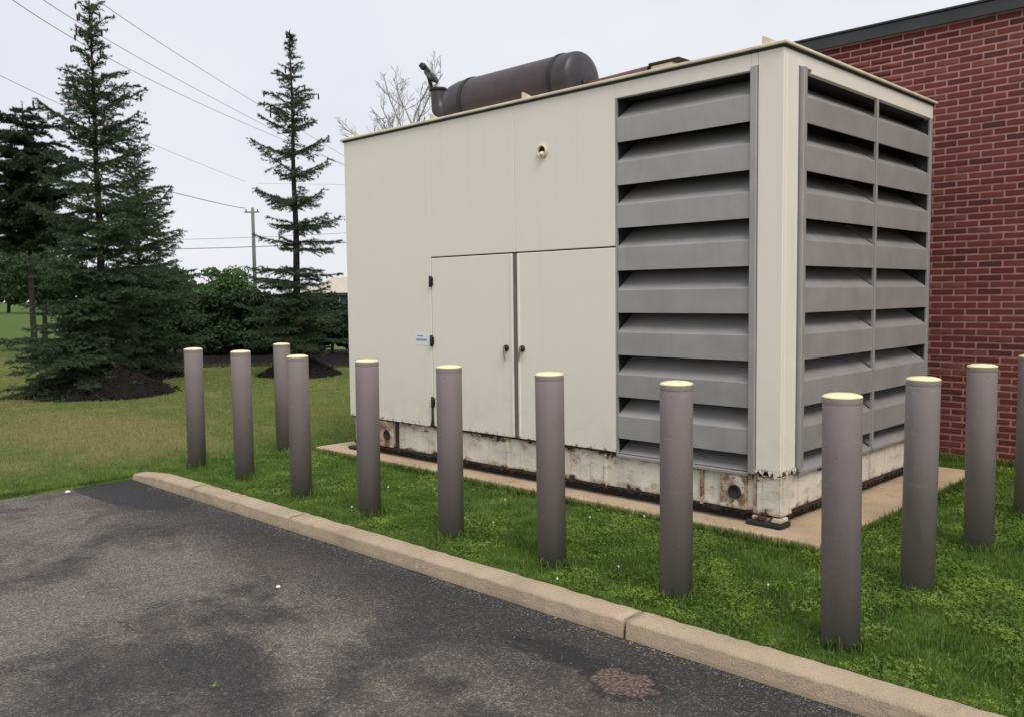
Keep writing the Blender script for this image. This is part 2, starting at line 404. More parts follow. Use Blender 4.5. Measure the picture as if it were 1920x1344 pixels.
# kerb: five cast sections with open joints
kerb = tag(empty('kerb', (0, 0, 0)), 'tan concrete kerb between the asphalt and the grass strip', kind='structure')
rnd = random.Random(4)
def kerb_section(x0, x1, end=False):
    b = bmesh.new(); n = max(3, int((x1-x0)/.05)); prof0 = [(-1.935, -.2), (-1.933, -.03), (-1.926, .026), (-1.914, .040), (-1.80, .046), (-1.775, .042), (-1.765, -.2)]
    rings = []
    for i in range(n+1):
        x = x0+(x1-x0)*i/n
        ring = []
        for k, (y, z) in enumerate(prof0):
            j = .0035 if k in (2, 3, 5) else .0015
            zz = z
            if end: zz = z-.04*max(0, 1-(x-x0)/.5) if z > -.1 else z
            ring.append(b.verts.new((x+(rnd.uniform(-.003, .003) if 0 < i < n else 0), y+rnd.uniform(-j, j), zz+rnd.uniform(-j, j))))
        rings.append(ring)
    for a, c in zip(rings, rings[1:]):
        for k in range(len(prof0)-1): f = b.faces.new((a[k], c[k], c[k+1], a[k+1])); f.smooth = k in (2, 3)
    b.faces.new(rings[0]); b.faces.new(rings[-1][::-1])
    bmesh.ops.recalc_face_normals(b, faces=b.faces)
    link('kerb_section', b, KERB, kerb)
for i, (x0, x1) in enumerate(((-5.46, -4.30), (-4.292, -2.80), (-2.79, .185), (.205, 3.2), (3.212, 6.2), (6.21, 9.2))):
    kerb_section(x0, x1, i == 0)

# concrete pad
b = bmesh.new(); box(b, -5.13, .345, -.165, 2.85, -.1, .062, bev=.012, seg=2)
tag(link('concrete_pad', b, PAD), 'tan concrete pad under the generator enclosure', kind='structure')

# ------------------------------------------------------------------ generator enclosure
GL, GD, GT, GP = 4.73, 2.60, 3.14, .41
gen = empty('generator_enclosure', (0, 0, 0), label='large beige weatherproof generator enclosure with grey louvres on a rusty base', cat='generator')
def panel(name, x0, x1, z0, z1, y0=0., y1=.04, bev=.004):
    return link(name, bx(x0, x1, y0, y1, z0, z1, bev=bev), BEIGE, gen)
def rplate():
    a = M('rust_stained_plate', .75); n = a.noise(11, 6, .7)
    c = a.mix(a.ramp(n, .36, .6), (.50, .40, .31), (.20, .11, .065)); c = a.mix(a.ramp(a.noise(24, 4), .6, .68), c, (.05, .03, .02)); c = a.mix(a.ramp(a.noise(8, 4, .6, a.sc((1, 1, 1), (4, 4, 4))), .55, .62), c, (.64, .60, .54)); a.color(c).bump(n, .01, .5); return a.m
RPLATE = rplate(); RUST = simple('scaly_rust', (.032, .020, .016), .9, amt=.5, scale=25, bs=50, bd=.01)
# skid with ragged lower edge
skid = link('base_skid', bx(-4.69, -.035, .03, 2.56, .135, .425, bev=.006), SKID, gen, 'cream painted steel base flaking and rusting')
def plate(b_, *a, **k): box(b_, *a, **k)
for cx in (-.335, -4.14):
    s = link('lifting_plate', bx(cx-.115, cx+.085, .006, .03, .15, .395, bev=.004), RPLATE, skid)
    hb = bmesh.new(); lathe(hb, [(.048, .0055), (.048, -.004), (.036, -.004), (.034, .004), (.0, .004)], 24, 'Y', (cx, 0, .265)); link('lifting_hole', hb, BLACK, skid)
for cx, wd in ((-4.0, .02), (-.60, .012), (-.18, .018), (-2.5, .01), (-1.45, .01)):
    link('stiffener', bx(cx-wd, cx+wd, .012, .03, .14, .41), RUST if cx == -4.0 else RPLATE if cx in (-.6, -.18) else SKID, skid)
for (a0, a1, c0, c1) in ((-.17, -.012, .004, .03), ):
    link('corner_post', bx(a0, a1, c0, c1, .14, .40, bev=.004), SKID, skid)
link('corner_post', bx(-.012+.0, .0, .004, .16, .14, .40, bev=.003), SKID, skid)
def ragged(x0, x1, along, face, z, dn, thick, n, seed, up=.03):
    r = random.Random(seed); b = bmesh.new(); fr = []; bk = []
    for i in range(n+1):
        t = x0+(x1-x0)*i/n; zz = z-dn*r.random()**1.5
        for lst, off in ((fr, 0), (bk, thick)):
            lo = (t, face+off, zz) if along == 'x' else (face-off, t, zz)
            hi = (t, face+off, z+up) if along == 'x' else (face-off, t, z+up)
            lst.append((b.verts.new(lo), b.verts.new(hi)))
    for i in range(n):
        b.faces.new((fr[i][0], fr[i+1][0], fr[i+1][1], fr[i][1])); b.faces.new((bk[i][0], bk[i][1], bk[i+1][1], bk[i+1][0]))
        b.faces.new((fr[i][0], bk[i][0], bk[i+1][0], fr[i+1][0])); b.faces.new((fr[i][1], fr[i+1][1], bk[i+1][1], bk[i][1]))
    b.faces.new((fr[0][0], fr[0][1], bk[0][1], bk[0][0])); b.faces.new((fr[-1][0], bk[-1][0], bk[-1][1], fr[-1][1]))
    bmesh.ops.recalc_face_normals(b, faces=b.faces); return b
link('shadow_gap_strip', bx(-4.64, -.07, .085, 2.5, .063, .134, bev=.004), BLACK, gen, 'black strip standing for the shadow gap under the base')  # recessed black strip puts the shadow gap under the skid into colour
link('rusty_edge', ragged(-4.7, -.02, 'x', .020, .137, .03, .02, 230, 3, .012), RUST, skid)
link('rusty_edge', ragged(.02, 2.5, 'y', -.02, .137, .035, .02, 130, 5, .016), RUST, skid)
link('rusty_edge', ragged(-4.72, -.24, 'x', .006, .412, .013, .02, 260, 8, .002), RUST, gen)
for x0, x1, y0, y1 in ((-.24, .02, -.022, .12), (-4.76, -4.62, -.02, .1), (-.13, .02, .9, 1.05)):
    bb = bx(x0, x1, y0, y1, .064, .098, bev=.012, seg=2); link('foot', bb, BLACK, gen)
bb = bmesh.new(); box(bb, -.2, .01, -.012, .10, .0985, .13, bev=.01, seg=2); link('foot_clamp', bb, SKID, gen)
# panels (front)
panel('wall_panel', -GL, -3.437, GP, GT)
panel('wall_panel', -3.4355, -2.372, 1.957, GT)
panel('wall_panel', -2.3705, -1.338, 1.957, GT)
panel('wall_panel', -1.3365, -.232, 3.03, GT)
door1 = panel('door', -3.428, -2.404, .418, 1.946); door2 = panel('door', -2.347, -1.338, .418, 1.946)
link('door_strip', bx(-2.402, -2.349, .006, .035, .42, 1.95, bev=.003), simple('dark_grey_strip', (.16, .15, .135), .6), gen)
for x in (-2.415, -2.336): link('door_lip', bx(x-.010, x+.010, -.006, 0.002, .43, 1.94, bev=.002), BEIGE, door1 if x < -2.38 else door2)
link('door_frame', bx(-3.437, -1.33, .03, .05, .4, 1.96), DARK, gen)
for z in (1.737, 1.20, .64):
    bb = bmesh.new(); lathe(bb, [(.012, -.05), (.014, -.047), (.014, .047), (.012, .05)], 10, 'Z', (-3.432, -.012, z)); box(bb, -3.43, -3.405, -.008, -.001, z-.035, z+.035, bev=.002)
    link('hinge', bb, STEELD, door1)
bb = bmesh.new(); lathe(bb, [(.013, .41), (.02, .43), (.012, .47), (.008, .60)], 8, 'Z', (-3.436, -.01, 0)); link('rusty_hinge_foot', bb, RUST, door1)
for x, d, sgn in ((-2.481, door1, -1), (-2.296, door2, 1)):
    bb = bmesh.new(); lathe(bb, [(.0, -.024), (.022, -.022), (.026, -.012), (.028, 0)], 18, 'Y', (x, 0, 1.165))
    link('lock', bb, STEELD, d)
    bb = bmesh.new(); box(bb, -.011, .011, -.034, -.022, -.10, .01, bev=.004)
    for v in bb.verts: v.co = Matrix.Rotation(R(8*sgn), 3, 'Y') @ v.co + Vector((x-.008, 0, 1.165))
    link('handle', bb, simple('handle_metal', (.38, .36, .33), .35, .7), d)
# notice with two printed lines
st = link('notice', bx(-3.675, -3.48, -.002, .001, 1.155, 1.265), simple('white_label', (.80, .82, .86), .4, amt=.03), gen, 'small white notice with faint printed lines')
for (a0, a1, z0, z1) in ((-3.64, -3.56, 1.236, 1.246), (-3.66, -3.50, 1.203, 1.213), (-3.66, -3.51, 1.196, 1.199)):
    link('printed_line', bx(a0, a1, -.003, -.0015, z0, z1), simple('blue_print', (.20, .27, .42), .5), st)
# small round vent
bb = bmesh.new(); lathe(bb, [(.052, 0.), (.052, -.02), (.044, -.024), (.040, -.024), (.040, -.002), (0, -.002)], 24, 'Y', (-2.05, 0, 2.735)); vent = link('vent', bb, CREAM, gen)
bb = bmesh.new(); lathe(bb, [(.0, -.0045), (.0385, -.004)], 20, 'Y', (-2.05, 0, 2.735)); link('vent_opening', bb, DARK, vent)
bb = bmesh.new(); lathe(bb, [(.0, -.045), (.012, -.04), (.022, -.02), (.024, -.004)], 16, 'Y', (-2.045, 0, 2.712)); link('vent_spout', bb, CREAM, vent)
# corner trim (front and right), ragged rusted bottom
panel('corner_panel', -.18, -.0, .435, GT, 0., .04); link('corner_panel', bx(-.04, .0, .0415, .20, .435, GT, bev=.003), BEIGE, gen)
link('corner_fringe', ragged(-.23, .0, 'x', .001, .436, .05, .003, 20, 11, .0), BEIGE, gen)
link('corner_fringe', ragged(.0, .25, 'y', -.001, .436, .05, .003, 20, 12, .0), BEIGE, gen)
# channels beside the louvres
def channel(name, x0, x1, y0, y1, z0, z1): return link(name, bx(x0, x1, y0, y1, z0, z1, bev=.004), LOUV, gen)
panel('corner_panel', -.2315, -.1815, 3.055, GT, 0, .04)
channel('louvre_channel', -.230, -.183, -.016, .02, .405, 3.052)
link('louvre_channel', bx(-.025, .03, .215, .262, .43, 3.052, bev=.004), LOUV, gen)
link('corner_panel', bx(-.04, .0, .2015, .3795, 3.056, GT, bev=.002), BEIGE, gen)
# right header, end post, back, left
link('wall_panel', bx(-.04, 0, .381, GD, 3.03, GT, bev=.003), BEIGE, gen)
link('end_post', bx(-.02, 0.002, GD-.05, GD-.002, .41, 3.028, bev=.004), LOUV, gen)
link('wall_panel', bx(-GL, -GL+.04, .0415, GD-.042, GP, GT, bev=.003), BEIGE, gen)
link('wall_panel', bx(-GL, -.052, GD-.04, GD, GP, GT, bev=.003), BEIGE, gen)
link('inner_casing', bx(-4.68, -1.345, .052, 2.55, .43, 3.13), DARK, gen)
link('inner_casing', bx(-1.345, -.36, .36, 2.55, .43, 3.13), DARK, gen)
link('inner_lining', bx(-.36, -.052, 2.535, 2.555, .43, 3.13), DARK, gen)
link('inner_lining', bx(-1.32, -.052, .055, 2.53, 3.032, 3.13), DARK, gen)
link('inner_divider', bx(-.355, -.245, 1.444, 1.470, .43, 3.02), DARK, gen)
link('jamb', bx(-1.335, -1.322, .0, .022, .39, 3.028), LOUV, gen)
link('jamb_shade', bx(-1.336, -1.323, .0225, .35, .39, 3.028), DARK, gen)  # deeper part of the jamb blackened: its shade is put into the colour
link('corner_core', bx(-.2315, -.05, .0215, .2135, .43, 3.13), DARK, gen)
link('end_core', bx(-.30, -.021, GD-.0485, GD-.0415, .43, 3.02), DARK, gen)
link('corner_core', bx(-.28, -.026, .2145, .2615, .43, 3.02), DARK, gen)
# louvre banks
LT, LB, PI_ = 3.024, .385, .312
def blade_mesh(name, length, h=.172, rise=.17, back=.25):
    "runs along +x from 0, faces -y; upright face, folded lower lip, sloping fin"
    t = .004; prof = [(0.012, 0), (0, 0), (0, h-.006), (.0025, h), (.010, h+.005), (back, h+rise), (back+.012, h+rise), (t+.008, h-.002), (t+.002, h-.008), (t, t), (.012, t)]
    b = bmesh.new(); A = [b.verts.new((0, y, z)) for y, z in prof]; B = [b.verts.new((length, y, z)) for y, z in prof]; n = len(prof)
    for i in range(n): b.faces.new((A[i], B[i], B[(i+1) % n], A[(i+1) % n]))
    b.faces.new(A[::-1]); b.faces.new(B); bmesh.ops.recalc_face_normals(b, faces=b.faces)
    me = bpy.data.meshes.new(name); b.to_mesh(me); b.free(); me.materials.append(LOUV); return me
def bank(ox, oy, rz, length, label):
    bk = empty('louvre_bank', (ox, oy, 0), rz); bk.parent = gen; bk['label'] = label
    me = blade_mesh('louvre_blade', length); me2 = blade_mesh('louvre_sill', length, .022, .15, .27)
    for i in range(8): o = link('louvre_blade', me, None, bk); o.location = (0, .004, LT-.14-i*PI_-.172)
    o = link('louvre_sill', me2, None, bk); o.location = (0, 0, LB)
    return bk
bank(-1.320, 0, 0, 1.088, 'front louvre bank')
bank(0, .264, R(90), 1.178, 'right louvre bank, half nearer the corner')
bank(0, 1.472, R(90), 1.076, 'right louvre bank, half nearer the brick wall')
link('mullion', bx(-.02, .006, 1.4435, 1.4705, .40, 3.028, bev=.003), LOUV, gen)
# roof with a thin drip edge
roof = link('roof', bx(-GL-.03, .028, -.028, GD+.03, GT+.014, GT+.034, bev=.004), CREAM, gen)
link('roof_underline', bx(-GL-.01, .010, -.010, GD+.01, GT+.0005, GT+.0135), STEELD, roof)  # dark recessed band below the roof lip
def lug(x, y, flip=1, rz=0):
    b = bmesh.new(); z = GT+.035
    vs = [(0, 0), (0, .065), (.018*1, .062), (.13, .0)]
    A = [b.verts.new((p[0]*flip, -.004, z+p[1])) for p in vs]; B_ = [b.verts.new((p[0]*flip, .004, z+p[1])) for p in vs]
    for i in range(4): b.faces.new((A[i], A[(i+1) % 4], B_[(i+1) % 4], B_[i]))
    b.faces.new(A); b.faces.new(B_[::-1]); box(b, -.02, .13*flip if flip > 0 else .02, -.03, .03, z-.001, z+.006)
    bmesh.ops.recalc_face_normals(b, faces=b.faces)
    o = link('lifting_lug', b, CREAM, gen); o.location = (x, y, 0); o.rotation_euler.z = rz
for x in (-.17, -2.30, -3.44, -4.6): lug(x, .03)
for x in (-.2, -2.3): lug(x, 2.55)
# roof cleat behind the silencer's end
link('roof_cleat', bx(-1.80, -1.58, 1.1, 1.3, GT+.035, GT+.40, bev=.006), CREAM, gen)
link('roof_cleat_cover', bx(-1.81, -1.50, 1.08, 1.32, GT+.402, GT+.42, bev=.004), RUST, gen)
# ------------------------------------------------------------------ silencer (bolted to the roof)
SY, SZ, SR = 1.05, 3.545, .255
b = bmesh.new(); lathe(b, [(.0, -4.28), (.08, -4.275), (.17, -4.24), (.235, -4.16), (SR, -4.04), (SR, -2.56), (.250, -2.53), (.236, -2.505), (.18, -2.485), (0, -2.470)], 48, 'X', (0, SY, SZ))
sil = link('silencer', b, SIL, gen, 'dark cylindrical exhaust silencer lying on the roof')
for x in (-3.90, -2.70):
    b = bmesh.new(); lathe(b, [(SR+.001, x-.02), (SR+.010, x-.018), (SR+.010, x+.018), (SR+.001, x+.02)], 48, 'X', (0, SY, SZ)); link('band', b, STEELD, sil)
    link('saddle', bx(x-.03, x+.03, SY-.2, SY+.2, GT+.035, SZ-.17, bev=.004), STEELD, sil)
b = bmesh.new(); lathe(b, [(.0, -2.450), (.03, -2.454), (.03, -2.49)], 16, 'X', (0, SY-.02, SZ-.04)); link('drain_plug', b, STEELD, sil)
acc = Acc(); acc.tube([(-4.30, SY, SZ-.06), (-4.40, SY, SZ-.05), (-4.47, SY, SZ+.03), (-4.485, SY, SZ+.14), (-4.485, SY, SZ+.25)], [.085, .085, .085, .08, .08], 20)
pipe = link('exhaust_pipe', acc.mesh('exhaust_pipe', True), SIL, sil)
b = bmesh.new(); lathe(b, [(.092, 0), (.092, .03), (.082, .032), (.078, .0)], 20, 'Z', (-4.485, SY, SZ+.22)); link('pipe_collar', b, STEELD, sil)
b = bmesh.new(); lathe(b, [(.085, 0), (.095, .004), (.095, .012), (.0, .03)], 20, 'Z'); box(b, -.15, -.06, -.015, .015, -.02, .03, bev=.004)
box(b, -.2, -.13, -.035, .035, -.035, .02, bev=.008)
o = link('rain_cap', b, STEELD, sil); o.location = (-4.60, SY, SZ+.39); o.rotation_euler = (0, R(52), R(8))
acc = Acc(); acc.tube([(-4.585, SY, SZ+.22), (-4.60, SY, SZ+.30), (-4.66, SY, SZ+.44)], [.018]*3, 8); link('cap_hinge', acc.mesh('cap_hinge'), STEELD, sil)
acc = Acc(); acc.tube([(-2.56, SY+.05, SZ-.07), (-2.2, SY+.05, SZ-.06), (-1.80, SY+.05, SZ-.05)], [.05, .05, .05], 16); link('inlet_pipe', acc.mesh('inlet_pipe', True), simple('rusty_pipe', (.13, .06, .05), .6), sil)

# ------------------------------------------------------------------ bollards
def make_bollard():
    t = empty('bollard'); b = bmesh.new()
    lathe(b, [(.0855, -.05), (.0855, 1.125), (.0835, 1.132)], 40); link('post', b, BOL, t)
    b = bmesh.new(); lathe(b, [(.0835, 1.130), (.0862, 1.1305), (.0864, 1.135), (.083, 1.140), (.06, 1.147), (0, 1.152)], 40); link('cap', b, CAP, t)
    b = bmesh.new(); lathe(b, [(.0858, 1.104), (.0862, 1.106), (.0862, 1.127), (.0858, 1.129)], 40); link('collar', b, BOL, t)
    return t
FRONT = ['leftmost front bollard, in the grass behind the tip of the kerb', 'second front bollard from the left, in front of the hedge gap and lawn',
         'front bollard partly covering the lone rear bollard', 'front bollard before the left corner of the beige enclosure',
         'front bollard before the hinges of the left enclosure door', 'front bollard before the right enclosure door',
         'front bollard standing before the front louvre bank', 'tall nearest bollard at the corner, closest to the camera']
bol = make_bollard(); G = 'mauve grey bollards with yellow caps'
places = [((1.03-.905*(7-i) if i < 7 else 1.035, -1.395 if i > 2 else -1.36+.01*i), FRONT[i]) for i in range(8)]
places = [((x, y), l) for (x, y), l in places]
xs_ = [-5.42, -4.47, -3.475, -2.565, -1.64, -.752, .131, 1.036]
places = [((xs_[i], (-1.32, -1.34, -1.385, -1.385, -1.40, -1.388, -1.392, -1.42)[i]), FRONT[i]) for i in range(8)]
places += [((1.018, -.425), 'second bollard in the right row, before the right louvres'), ((1.01, .63), 'third bollard in the right row, before the brick wall'),
           ((1.02, 1.665), 'right row bollard cut off by the picture edge'), ((-5.45, -.335), 'lone rear bollard on the grass left of the enclosure')]
for i, ((x, y), lab) in enumerate(places):
    if i == 0: o = bol
    else:
        o = bol.copy(); C.objects.link(o)
        for ch in bol.children:
            c = ch.copy(); C.objects.link(c); c.parent = o
    o.location = (x, y, 0 if x > -5 else -.01); o.rotation_euler = (R(rnd.uniform(-.4, .4)), R(rnd.uniform(-.4, .4)), rnd.uniform(0, 6))
    tag(o, lab, 'bollard', G)

# ------------------------------------------------------------------ brick building
BY = 3.55; BZ = 4.06
bld = empty('brick_building', (0, BY, 0), label='red brick building with black roof coping behind the enclosure', cat='building')
X0, X1 = -3.6, 9.0
wb = bx(X0, X1, .007, 9, -.2, BZ-.003); wall = link('wall', wb, MORTAR, bld)
BW, BH, PX, PZ = .188, .0445, .204, .0622
brick_b = bmesh.new(); box(brick_b, 0, BW, 0, .05, 0, BH, bev=.003)
bme = bpy.data.meshes.new('brick'); brick_b.to_mesh(bme); brick_b.free(); bme.materials.append(BRICK)
spots = []; rest = []
for r in range(int(BZ/PZ)):
    z = r*PZ+.01
    if z+BH > BZ-.004: continue
    off = (r % 2)*PX/2
    k0 = int((X0-off)/PX)
    for k in range(k0, int((X1-off)/PX)):
        x = k*PX+off
        if x < X0 or x+BW > X1: continue
        c = np.array([x+.1, BY, z+.03])-CAM; d = c@FW; px = 960+FPX*(c@RT)/d; py = 672-FPX*(c@UP)/d
        vis = 1690 < px+25 and px < 1940 and -10 < py < 900 and (px > 1740 or py < 200-(1755-px)*.385+12) or (1490 < px <= 1750 and -10 < py < 200-(1755-px)*.385+12)
        (spots if vis else rest).append((d, x, z))
spots.sort(); rest += spots[300:]; spots = spots[:300]
for d, x, z in spots:
    o = link('brick', bme, None, wall); o.location = (x, rnd.uniform(-.002, .003), z+rnd.uniform(-.0008, .0008))
V0 = np.array([(0, 0, 0), (BW, 0, 0), (BW, 0, BH), (0, 0, BH), (0, .05, 0), (BW, .05, 0), (BW, .05, BH), (0, .05, BH)])
F0 = np.array([(0, 1, 2, 3), (1, 5, 6, 2), (5, 4, 7, 6), (4, 0, 3, 7), (3, 2, 6, 7), (4, 5, 1, 0)])
acc = Acc()
for d, x, z in rest: acc.add(V0+np.array((x, rnd.uniform(-.002, .003), z)), F0)
o = link('bricks', acc.mesh('bricks'), BRICK, wall); o['kind'] = 'stuff'
cop = link('coping', bx(X0-.03, X1, -.055, 9, BZ, BZ+.10, bev=.006), COPE, bld)
link('drip_edge', bx(X0-.035, X1, -.066, -.052, BZ-.018, BZ+.03, bev=.003), COPE, cop)
link('coping_cap', bx(X0-.035, X1, -.07, 9, BZ+.1005, BZ+.122, bev=.004), COPE, cop)

# ------------------------------------------------------------------ vegetation builders
def brush_tris(P, D, n_per, nl, nw, rg, z_up=.25):
    "needle triangles round a set of short twig pieces: P start (n,3), D vector (n,3)"
    n = len(P); t = rg.random((n, n_per, 1)); base = P[:, None]+D[:, None]*t
    dn = D/(np.linalg.norm(D, axis=1, keepdims=True)+1e-9)
    rv = rg.normal(size=(n, n_per, 3)); rv -= (rv@dn[:, :, None])*dn[:, None]; rv /= np.linalg.norm(rv, axis=2, keepdims=True)+1e-9
    rv[..., 2] += z_up
    nd = rv*.8+dn[:, None]*.75; nd /= np.linalg.norm(nd, axis=2, keepdims=True)
    side = np.cross(nd, rg.normal(size=(n, n_per, 3))); side /= np.linalg.norm(side, axis=2, keepdims=True)+1e-9
    ln = nl*rg.uniform(.7, 1.2, (n, n_per, 1))
    a = base-side*nw/2; b_ = base+side*nw/2; c = base+nd*ln
    V = np.stack([a, b_, c], 2).reshape(-1, 3); return V
def spruce(name, base, H, prof, seed, label, group, step=.17, per=6, mat=None, keep=None, ndl=.05, nw=.013, lean=(0, 0), cones=True, twigs=1., zmin=.25, droop=1., skirt=0., gap=None):
    rg = np.random.default_rng(seed); t = empty(name, base, label=label, cat='tree', group=group)
    tr = Acc(); K = 14
    pts = [(lean[0]*(i/K)**1.5+.02*math.sin(i*1.3), lean[1]*(i/K), H*i/K-.05) for i in range(K+1)]
    rad = [max(.010, .0125*H*(1-i/K)**.9+.005) for i in range(K+1)]
    tr.tube(pts, rad, 10)
    def trunk(z):
        f = max(0, min(1, z/H)); return np.array([lean[0]*f**1.5, lean[1]*f, z])
    hs = [p[0] for p in prof]; rs = [p[1] for p in prof]
    P = []; D = []; z = zmin; br = Acc()
    def piece(a, b_):
        P.append(a); D.append(b_-a)
    while z < H*.985:
        f = z/H; n = int(per*(1 if f < .8 else .8)+rg.integers(0, 2)); a0 = rg.random()*6.28
        for k in range(n):
            az = a0+6.283*k/n+rg.normal()*.22; zb = z+rg.normal()*.05; sk = skirt*max(0, 1-zb/1.3)
            if keep and not keep(az, zb, rg): continue
            L_ = np.interp(zb, hs, rs)*rg.uniform(.45, 1.15)
            if L_ < .05: continue
            el = (-.30+.9*f**1.4)*droop+rg.normal()*.10                      # drooping low, ascending high
            o = trunk(zb); S = max(4, int(L_/.1)); h = np.array([math.cos(az), math.sin(az), 0]); sd_ = np.array([-h[1], h[0], 0])
            line = [o]; e = el+.25
            for s in range(S):
                u = s/S; e = el+.18*(1-u)*2-.5*u*(1-u)*2*(1-f)+.55*u*u-sk*u
                if f > .72: e = el+.35-1.0*u*u          # top shoots arch over
                line.append(line[-1]+(h*math.cos(e)+np.array([0, 0, math.sin(e)]))*L_/S+sd_*rg.normal()*.012)
            br.tube(line, [max(.004, .012*L_*(1-i/len(line))+.003) for i in range(len(line))], 4)
            for i in range(1, len(line)):
                u = i/len(line); piece(line[i-1], line[i])
                if u < .06: continue
                lat = (.33*L_*(1-u)**.8+.06)*twigs
                for sg in (-1, 1):
                    for q in range(2 if L_ > .35 else 1):
                        if rg.random() < .1: continue
                        st = line[i-1]+(line[i]-line[i-1])*rg.random(); ln = min(lat, .55)*rg.uniform(.55, 1.1)
                        dr = h*math.cos(.9)+sd_*sg*math.sin(.9)+np.array([0, 0, rg.normal()*.16-.12+(.15 if f > .7 else 0)]); dr /= np.linalg.norm(dr)
                        m_ = max(1, int(ln/.09)); p = st
                        for s in range(m_):
                            p2 = p+dr*ln/m_+np.array([0, 0, -.004*s]); piece(p, p2)
                            if ln > .2 and s > 0:
                                for s2 in (-1, 1):
                                    if rg.random() < .5:
                                        d2 = dr*.7+np.cross(dr, [0, 0, 1])*s2*.7+np.array([0, 0, rg.normal()*.15-.1]); piece(p2, p2+d2*(.06+.3*ln*(1-s/m_)))
                            p = p2
        z += step*rg.uniform(.7, 1.3)*(1-.35*f)*(gap(z) if gap else 1)
    piece(trunk(H*.93), trunk(H+.08))
    P = np.array(P); D = np.array(D); ln = np.linalg.norm(D, axis=1)
    V = []
    for lo, hi, n_per in ((0, .07, 9), (.07, .13, 15), (.13, 9, 24)):
        s = (ln >= lo) & (ln < hi)
        if s.any(): V.append(brush_tris(P[s], D[s], n_per, ndl, nw, rg))
    V = np.concatenate(V); F = np.arange(len(V)).reshape(-1, 3)
    link('trunk', tr.mesh('trunk', True), BARK, t); link('limbs', br.mesh('limbs'), BARK, t)
    cr_ = link('crown', arr_mesh('crown', V, F), mat or NEEDLE, t); cr_['kind'] = 'stuff'
    if cones:
        acc = Acc(); idx = np.where((P[:, 2] > H*.66) & (rg.random(len(P)) < .01+.35*np.clip(P[:, 2]/H-.72, 0, 1)))[0]
        for i in idx:
            p = P[i]+D[i]; acc.tube([p, p-np.array([0, 0, .03]), p-np.array([0, 0, .085]), p-np.array([0, 0, .105])], [.010, .018, .016, .005], 5)
        if acc.n: o = link('cones', acc.mesh('cones'), CONE, t); o['kind'] = 'stuff'
    return t
def leaf_quads(P, size, rg, N=None, flat=0.):
    n = len(P); a = rg.normal(size=(n, 3))
    if N is not None: a = a*.7+N*flat
    a /= np.linalg.norm(a, axis=1, keepdims=True); u = np.cross(a, rg.normal(size=(n, 3))); u /= np.linalg.norm(u, axis=1, keepdims=True); v = np.cross(a, u)
    s = size*rg.uniform(.6, 1.25, (n, 1))
    V = np.stack([P-v*s, P+u*s*.5, P+v*s, P-u*s*.5], 1).reshape(-1, 3); return V, np.arange(len(V)).reshape(-1, 4)
def clumps(rg, centres, radii, n, hollow=.55):
    k = rg.integers(0, len(centres), n); d = rg.normal(size=(n, 3)); d /= np.linalg.norm(d, axis=1, keepdims=True)
    r = hollow+(1-hollow)*rg.random((n, 1))**.7
    return centres[k]+d*r*radii[k], d
def leafy_tree(name, base, H, W, seed, label, group=None, mat=None, n=5000, leaf=.12, k=26, trunk_h=.35, cat='tree', zflat=.6, low=.25):
    rg = np.random.default_rng(seed); t = empty(name, base, label=label, cat=cat, group=group)
    d = rg.normal(size=(k, 3)); d /= np.linalg.norm(d, axis=1, keepdims=True)
    cz = H*(low+1)/2; cen = np.array([0, 0, cz])+d*np.array([W*.72, W*.72, H*(1-low)/2*.72])*rg.random((k, 1))**.45
    rad = np.array([W, W, W*zflat])*rg.uniform(.25, .5, (k, 1))
    P, N = clumps(rg, cen, rad, n); V, F = leaf_quads(P, leaf, rg, N, .5)
    ac = Acc(); ac.tube([(0, 0, -.1), (.03*H, 0, H*.2), (0, .02*H, H*.45), (0, 0, H*.8)], [.028*H, .022*H, .016*H, .005*H], 8)
    for c in cen[::2]:
        o = np.array([0, 0, H*trunk_h*rg.uniform(.7, 1.3)]); ac.tube([o, (o+c)/2+rg.normal(size=3)*.05*W, c], [.011*H, .007*H, .003*H], 5)
    link('trunk', ac.mesh('trunk', True), BARK, t)
    o = link('crown', arr_mesh('crown', V, F), mat or FARL, t); o['kind'] = 'stuff'; return t

def mound(loc, rx, ry, h, label, seed):
    rg = np.random.default_rng(seed); n, mR = 56, 16; V = [(0, 0, h)]; F = []
    for j in range(1, mR+1):
        for i in range(n):
            a = 6.2832*i/n; r = j/mR; wv = 1+.06*math.sin(3*a+seed)+.04*math.sin(7*a+2)
            z = h*((1-r)**.9)*(1 if r < .98 else 0)+rg.normal()*.012-(.05 if j == mR else 0)
            V.append((math.cos(a)*rx*r*wv, math.sin(a)*ry*r*wv, z))
    b = bmesh.new(); vs = [b.verts.new(v) for v in V]
    for i in range(n): b.faces.new((vs[0], vs[1+i], vs[1+(i+1) % n]))
    for j in range(mR-1):
        for i in range(n):
            a, c = 1+j*n+i, 1+j*n+(i+1) % n; b.faces.new((vs[a], vs[a+n], vs[c+n], vs[c]))
    # loose chips
    for i in range(900):
        a = rg.random()*6.283; r = math.sqrt(rg.random())*1.02; z = h*(1-min(1, r))**.9+.008; s = rg.uniform(.008, .03)
        c = Vector((math.cos(a)*rx*r, math.sin(a)*ry*r, z)); q = [Vector(rg.normal(size=3)*s) for _ in range(3)]
        b.faces.new([b.verts.new(c+v) for v in q])
    o = link('mulch_mound', b, MULCH); o.location = loc; tag(o, label, 'mulch mound', 'black mulch mounds round the spruces'); return o

